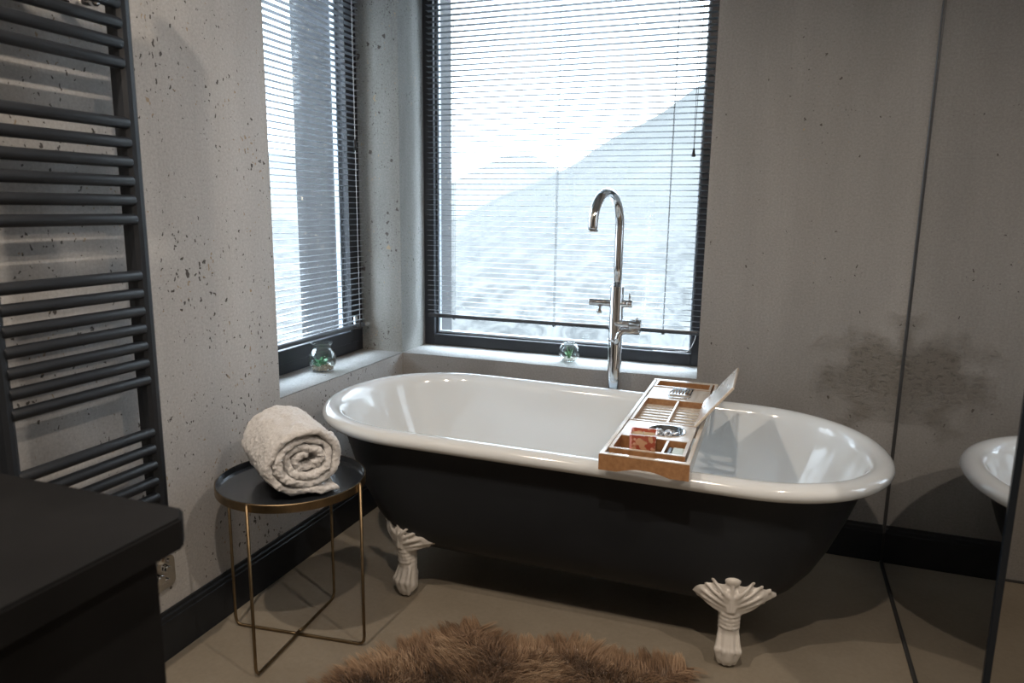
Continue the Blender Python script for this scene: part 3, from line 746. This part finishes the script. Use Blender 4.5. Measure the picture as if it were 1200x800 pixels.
# ------------------------------------------------------------------ rolled towel
def towel_roll():
    A = Vector((.375, -1.19, 0)); n = Vector((.80, -.60, 0)).normalized()  # axis: face side
    side = Vector((-n.y, n.x, 0)) if False else Vector((n.y, -n.x, 0))
    side = n.cross(Vector((0, 0, 1)))*-1
    L = .25; zc = SZ-.008+.104
    turns = 3.6; th = .0195; r_out = .088; r0 = .013
    N = 230
    def sp(u, off):
        a = turns*2*PI*u; r = r0+(r_out-r0)*u+off
        a2 = a+ph0
        sq = .9+.1*u; x = math.cos(a2)*r*1.17; y = math.sin(a2)*r*(.98*sq if math.sin(a2) > 0 else .98)
        return x, y
    ph0 = -PI/2-turns*2*PI+.2
    outer_, inner_ = [], []
    for i in range(N+1):
        u = i/N
        wob = .0028*math.sin(u*61)+.002*math.sin(u*143+1)
        outer_.append(sp(u, th*.5+wob*.6)); inner_.append(sp(u, -th*.5+wob*.6))
    # loose tail continuing along the bottom to the right
    tail_o, tail_i = [], []
    (x0, y0) = outer_[-1]; (x1, y1) = inner_[-1]
    dx = x0-outer_[-2][0]
    for k in range(1, 9):
        f = k/8; tail_o.append((x0+.062*f, min(y0, -.098)+.003*f)); tail_i.append((x1+.056*f, y1+(-.078-y1)*min(1, f*2)))
    outer_ += tail_o; inner_ += tail_i
    bm = B(); nl = 44
    grid = []
    loop = outer_+inner_[::-1]
    m = len(outer_)
    for j in range(nl+1):
        s = -L/2+L*j/nl; row = []
        e = min(1, (L/2-abs(s))/.018); shr = math.sqrt(max(0, 1-(1-e)**2))
        for (xo, yo), (xi, yi) in zip(outer_, inner_):
            mx, my = (xo+xi)/2, (yo+yi)/2
            k = .55+.45*shr
            row.append(((mx+(xo-mx)*k, my+(yo-my)*k), (mx+(xi-mx)*k, my+(yi-my)*k)))
        grid.append((s, row))
    def W3(x, y, s):
        p = A+side*x+Vector((0, 0, zc+y))+n*(s-L/2+.012)
        return p
    RO, RI = [], []
    for s, row in grid:
        # layers in the middle of the roll bulge out of the face a little
        RO.append([]); RI.append([])
        for i, (po, pi) in enumerate(row):
            u = min(1, i/N); stag = .010*math.sin(u*31)*(.6)*(s/(L/2))+.012*(1-u)*(s/(L/2))*(-1)
            for dst, p in ((RO, po), (RI, pi)):
                P = W3(p[0], p[1], s+stag)
                nn = noise.noise_vector(P*26)*.0055+noise.noise_vector(P*75)*.0045+noise.noise_vector(P*160)*.002
                P += nn
                P.z = max(P.z, SZ-.0050)
                dst[-1].append(bm.verts.new(P))
    for R_ in (RO, RI):
        for a, b in zip(R_, R_[1:]):
            for k in range(m-1): bm.faces.new((a[k], a[k+1], b[k+1], b[k]))
    for idx in (0, -1):
        a, b = RO[idx], RI[idx]
        for k in range(m-1): bm.faces.new((a[k], a[k+1], b[k+1], b[k]))
    for k in (0, m-1):
        for a, b, c, d in zip(RO, RI, RO[1:], RI[1:]): bm.faces.new((a[k], b[k], d[k], c[k]))
    bmesh.ops.recalc_face_normals(bm, faces=bm.faces)
    for f in bm.faces: f.smooth = True
    o = obj('rolled_towel', bm, M['towel'], None, loc=(A.x-n.x*L/2, A.y-n.y*L/2, SZ-.008))
    md = o.modifiers.new('sub', 'SUBSURF'); md.levels = 2; md.render_levels = 2
    tx = bpy.data.textures.new('terry', 'CLOUDS'); tx.noise_scale = .0075; tx.noise_depth = 2
    dm = o.modifiers.new('pile', 'DISPLACE'); dm.texture = tx; dm.strength = .0055; dm.mid_level = .5; dm.texture_coords = 'LOCAL'
    tag(o, 'thick white terry towel rolled up on the round side table', 'towel')
towel_roll()

# ------------------------------------------------------------------ towel radiator
rad = thing('towel_radiator', 'tall anthracite ladder towel radiator on the pitted concrete wall', 'towel radiator', (.0, -1.57, .45))
YA, YB = -1.394, -1.742
for y in (YA, YB):
    bm = B(); pf = [(.076, y-.020), (.076, y+.020), (.092, y+.0205), (.104, y+.018), (.110, y+.010), (.112, y), (.110, y-.010), (.104, y-.018), (.092, y-.0205)]
    prism(bm, pf, 'z', .455, 1.80)
    obj('upright', bm, M['rail'], rad)
p = .0405
bars = [1.494+p*k for k in range(8)]+[1.163+p*k+.0008*k for k in range(6)]+[.794+p*k for k in range(7)]+[.667-p*k for k in range(5)]
for z in bars:
    bm = B(); cyl(bm, (.102, YB+.010, z), (.102, YA-.012, z), .0125, 16, bev=.002); obj('bar', bm, M['rail'], rad)
for y, z in ((-1.455, 1.608), (-1.69, 1.608)):
    bm = B(); cyl(bm, (.0005, y, z), (.006, y, z), .018, 20, bev=.001); cyl(bm, (.004, y, z), (.090, y, z), .009, 14); sphere(bm, (.094, y, z), .012, 2)
    obj('wall_bracket', bm, M['chrome'], rad, label='chrome wall bracket')
# chrome valve block low on the wall by the vanity
vb = thing('radiator_valve', 'chrome rounded valve plate on the wall just above the baseboard by the black vanity', 'valve', (0, -1.36, .25))
def rr_poly(y0, y1, z0, z1, r):
    out = []
    for cy_, cz_, a0 in ((y1-r, z1-r, 0), (y0+r, z1-r, PI/2), (y0+r, z0+r, PI), (y1-r, z0+r, 3*PI/2)):
        for k in range(6): a = a0+PI/2*k/5; out.append((cy_+r*math.cos(a), cz_+r*math.sin(a)))
    return out
bm = B(); prism(bm, rr_poly(-1.43, -1.282, .198, .285, .018), 'x', 0, .010); prism(bm, rr_poly(-1.422, -1.290, .206, .277, .014), 'x', .010, .014)
pl = obj('plate', bm, M['chrome'], vb)
bm = B(); cyl(bm, (.012, -1.315, .255), (.024, -1.315, .255), .010, 18, bev=.002); cyl(bm, (.012, -1.315, .222), (.020, -1.315, .222), .007, 18, bev=.001); cyl(bm, (.012, -1.345, .24), (.03, -1.345, .24), .013, 18, bev=.002)
obj('screw_cap', bm, M['chrome'], pl)
bm = B(); cyl(bm, (.03, YA, .34), (.03, -1.33, .283), .009, 16); cyl(bm, (.078, YA, .455), (.078, YA, .35), .010, 16, bev=.002); sphere(bm, (.06, YA, .345), .018, 2, (1.3, 1, 1)); cyl(bm, (.03, -1.345, .29), (.03, -1.345, .315), .014, 16, bev=.002)
obj('valve_body', bm, M['chrome'], vb)

# ------------------------------------------------------------------ black vanity in the left foreground
van = thing('vanity_unit', 'black vanity cabinet in the left foreground with a thick black top', 'vanity cabinet', (.38, -2.4, 0))
bm = B(); 
poly = [(.016, -3.3), (.76, -3.3), (.76, -1.975), (.738, -1.950), (.016, -1.950)]
b = bmesh.new(); prism(b, poly, 'z', .757, .80); bmesh.ops.bevel(b, geom=list(b.edges), offset=.003, segments=2, affect='EDGES'); join(bm, b)
obj('countertop', bm, M['vanity'], van)
bm = B(); bx(bm, (.02, -3.28, .0), (.712, -1.985, .757), .002, 1); obj('body', bm, M['vanity'], van)
for k in range(3):
    y0 = -3.27+k*.43; bm = B(); bx(bm, (.712, y0, .08), (.730, y0+.42, .745), .002, 1); d = obj('door', bm, M['vanity'], van)

# ------------------------------------------------------------------ glass jars with plants
def leaf(bm, base, d, L, wdt, bend=.3, n=5):
    base = Vector(base); d = Vector(d).normalized(); sx, _ = frame_dir(d); nrm = d.cross(sx)
    prev = None
    for i in range(n+1):
        f = i/n; c = base+d*L*f+nrm*(bend*L*f*f); wv = wdt*math.sin(PI*min(.98, .12+.86*f))**.8*(1-f*.4)
        row = [bm.verts.new(c-sx*wv), bm.verts.new(c-nrm*wv*.35), bm.verts.new(c+sx*wv)]
        if prev:
            for k in range(2): q = bm.faces.new((prev[k], prev[k+1], row[k+1], row[k])); q.smooth = True
        prev = row
j = thing('glass_terrarium', 'round glass jar with flared neck, green plant and brown pebbles on the left window sill', 'terrarium', (-.100, -.428, ZS), 'plants in glass jars')
c = (-.100, -.428, ZS)
bm = B(); lathe(bm, [(0, .001), (.028, .001), (.040, .010), (.050, .030), (.052, .048), (.047, .068), (.036, .082), (.031, .090), (.032, .098), (.040, .107), (.0385, .1075), (.029, .098), (.028, .090), (.034, .080), (.0445, .067), (.0495, .048), (.0475, .031), (.038, .013), (.026, .004), (0, .004)], c, 40)
obj('jar', bm, M['jar_glass'], j)
bm = B()
for k in range(150):
    a = random.uniform(0, 2*PI); r_ = .038*math.sqrt(random.random()); z = random.uniform(.007, .018+.006*(r_ < .03)); sphere(bm, Vector(c)+Vector((r_*math.cos(a), r_*math.sin(a), z)), random.uniform(.0025, .005), 1, (1, 1, .7))
obj('pebbles', bm, M['pebble'], j, kind='stuff')
bm = B()
for k in range(80):
    a = random.uniform(0, 2*PI); r_ = .020*random.random(); cc = Vector(c)+Vector((-.004, -.006, 0))
    leaf(bm, cc+Vector((r_*math.cos(a), r_*math.sin(a), .018+.022*random.random())), (math.cos(a), math.sin(a), random.uniform(.2, 1.4)), random.uniform(.012, .020), .0045, random.uniform(-.2, .4), 3)
obj('plant', bm, M['leaf'], j)
j = thing('glass_terrarium', 'small globe glass jar with upright green leaves on the sill of the big window', 'terrarium', (.702, .105, ZS), 'plants in glass jars')
c = (.702, .105, ZS)
bm = B(); lathe(bm, [(0, .001), (.022, .001), (.034, .010), (.0415, .026), (.043, .040), (.040, .055), (.033, .067), (.028, .073), (.027, .072), (.031, .066), (.038, .054), (.041, .040), (.0395, .027), (.032, .012), (.021, .003), (0, .003)], c, 40)
obj('jar', bm, M['jar_glass'], j)
bm = B()
for k in range(90):
    a = random.uniform(0, 2*PI); r_ = .027*math.sqrt(random.random()); sphere(bm, Vector(c)+Vector((r_*math.cos(a), r_*math.sin(a), random.uniform(.006, .014))), random.uniform(.002, .004), 1)
obj('gravel', bm, M['white_pebble'], j, kind='stuff')
bm = B()
for k in range(12):
    a = k*2.4; u = random.uniform(.15, .7) if k > 3 else .15
    leaf(bm, Vector(c)+Vector((.004*math.cos(a), .004*math.sin(a), .014)), (math.cos(a)*u, math.sin(a)*u, 1), random.uniform(.036, .062) if u < .4 else .032, .0048, .1, 6)
obj('plant', bm, M['leaf_light'], j)

# ------------------------------------------------------------------ fur rug
edge = [(.46, -1.34), (.49, -1.22), (.555, -1.10), (.62, -1.02), (.685, -.935), (.735, -.90), (.79, -.945), (.85, -.955), (.93, -.925), (1.0, -.885), (1.06, -.885), (1.12, -.915), (1.20, -.905), (1.27, -.880), (1.335, -.872), (1.325, -.93), (1.30, -.985), (1.30, -1.1), (1.36, -1.22), (1.40, -1.38), (1.30, -1.55), (1.1, -1.66), (.8, -1.66), (.58, -1.6), (.44, -1.48)]
rug = thing('fur_rug', 'shaggy brown faux fur rug on the floor in front of the bathtub', 'rug', (.9, -1.28, 0))
def inside(x, y):
    c = False; n = len(edge)
    for i in range(n):
        (x1, y1), (x2, y2) = edge[i], edge[i-1]
        if (y1 > y) != (y2 > y) and x < (x2-x1)*(y-y1)/(y2-y1)+x1: c = not c
    return c
def edge_dist(x, y):
    best = 9; bd = (0, 1); n = len(edge)
    for i in range(n):
        ax, ay = edge[i-1]; ex, ey = edge[i][0]-ax, edge[i][1]-ay
        t_ = max(0, min(1, ((x-ax)*ex+(y-ay)*ey)/(ex*ex+ey*ey))); dx, dy = ax+ex*t_-x, ay+ey*t_-y; d = math.hypot(dx, dy)
        if d < best: best = d; bd = (dx/(d+1e-9), dy/(d+1e-9))
    return best, bd
bm = B(); top = [bm.verts.new((x, y, .010)) for x, y in edge]; bot = [bm.verts.new((x, y, .002)) for x, y in edge]
bm.faces.new(top); bm.faces.new(bot[::-1])
for i in range(len(edge)): bm.faces.new((top[i-1], bot[i-1], bot[i], top[i]))
bmesh.ops.recalc_face_normals(bm, faces=bm.faces); obj('hide', bm, M['hide'], rug)
# strands as tapering ribbons gathered into locks
verts, faces, tone = [], [], []
rnd = random.Random(3)
clumps = []
while len(clumps) < 2600:
    x, y = rnd.uniform(.42, 1.42), rnd.uniform(-1.68, -.88)
    if y < -1.50: continue
    if inside(x, y): clumps.append((x, y))
for (cx_, cy_) in clumps:
    d, (ex, ey) = edge_dist(cx_, cy_); k = max(0, 1-d/.10)
    fx = noise.noise(Vector((cx_*4.2, cy_*4.2, 0)))*1.7; fy = noise.noise(Vector((cx_*4.2, cy_*4.2, 9)))*1.7-.15
    dx = fx*(1-k)+ex*k*1.5; dy = fy*(1-k)+ey*k*1.5
    Lc = rnd.uniform(.042, .062)*(1-.25*k)
    ct = .56+.8*noise.noise(Vector((cx_*8, cy_*8, 3)))+rnd.uniform(-.22, .22)
    tipx, tipy = cx_+dx*Lc, cy_+dy*Lc
    tz = .010+Lc*(.95-.62*k)*rnd.uniform(.6, 1.05)
    for s_ in range(17):
        a = rnd.uniform(0, 2*PI); rr = .016*math.sqrt(rnd.random()); bx_, by_ = cx_+rr*math.cos(a), cy_+rr*math.sin(a)
        if not inside(bx_, by_): continue
        tr = rr*.30; ta = a+rnd.uniform(-.6, .6)
        tx_, ty_ = tipx+tr*math.cos(ta), tipy+tr*math.sin(ta); tzz = max(.006, tz*rnd.uniform(.75, 1.12))
        q = rnd.uniform(0, PI); wx, wy = math.cos(q), math.sin(q)
        base = len(verts); tn = max(0, min(1, ct+rnd.uniform(-.14, .14)))
        cur = rnd.uniform(-.006, .006); cur2 = rnd.uniform(-.006, .006)
        for i in range(5):
            f = i/4; e = f**1.5
            px = bx_+(tx_-bx_)*e+cur*math.sin(f*PI); py = by_+(ty_-by_)*e+cur2*math.sin(f*PI); pz = .009+(tzz-.009)*math.sin(f*PI/2)**.9*(1-.12*k*f)
            wd_ = .00105*(1-f)**.5+.0001
            verts.append((px-wx*wd_-.9, py-wy*wd_+1.28, pz)); verts.append((px+wx*wd_-.9, py+wy*wd_+1.28, pz))
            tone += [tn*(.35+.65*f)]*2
            if i: faces.append((base+2*i-2, base+2*i-1, base+2*i+1, base+2*i))
me = bpy.data.meshes.new('fur'); me.from_pydata(verts, [], faces)
at_ = me.attributes.new('tone', 'FLOAT', 'POINT'); at_.data.foreach_set('value', tone)
me.materials.append(M['fur']); me.polygons.foreach_set('use_smooth', [True]*len(me.polygons))
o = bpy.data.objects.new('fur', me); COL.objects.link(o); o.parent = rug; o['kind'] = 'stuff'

# ------------------------------------------------------------------ outside: snowy valley, slopes with haze put into their colours
def hillside(name, y0, y1, x0, x1, hf, m, nx=90, ny=30):
    bm = B(); G = []
    for j_ in range(ny+1):
        row = []
        for i in range(nx+1):
            x = x0+(x1-x0)*i/nx; y = y0+(y1-y0)*j_/ny; row.append(bm.verts.new((x, y, hf(x, y, j_/ny))))
        G.append(row)
    for a, b in zip(G, G[1:]):
        for k in range(nx): f = bm.faces.new((a[k], a[k+1], b[k+1], b[k])); f.smooth = True
    return struct(name, bm, m)
def h1(x, y, f):
    # right-hand ridge: climbs towards +x
    r = max(0, min(1, (x+95)/72.0)); top = -6+r**.95*46
    return -18+(top+18)*f**.8+noise.noise(Vector((x*.05, y*.05, 0)))*4*f+noise.noise(Vector((x*.25, y*.25, 2)))*1.3*f
hillside('hill', 70, 240, -420, 160, h1, M['hill'], 170)
def h2(x, y, f):
    top = 2+30*math.exp(-((x+150)/38.0)**2)+34*math.exp(-((x+330)/90.0)**2)+12*math.exp(-((x+20)/80.0)**2)
    return -14+(14+top)*f+noise.noise(Vector((x*.03, y*.03, 7)))*3*f
hillside('hill_far', 245, 420, -700, 380, h2, M['hill_far'], 150)
def h3(x, y, f): return -12-6*f+noise.noise(Vector((x*.04, y*.04, 1)))*2+noise.noise(Vector((x*.15, y*.15, 1)))*.6
hillside('snow_field', -60, 250, -260, 170, h3, M['snow'], 80, 80)
# house seen low through the left window
hs = thing('house', 'distant pale house with a faded red roof low in the left window', 'house', (-34, 14, -10))
bm = B(); bx(bm, (-39, 9, -14), (-30, 20, -4.2)); obj('wall', bm, M['house_wall'], hs)
bm = B(); prism(bm, [(-40, -4.2), (-29, -4.2), (-34.5, -1.2)], 'y', 8, 21); obj('roof', bm, M['red_roof'], hs)
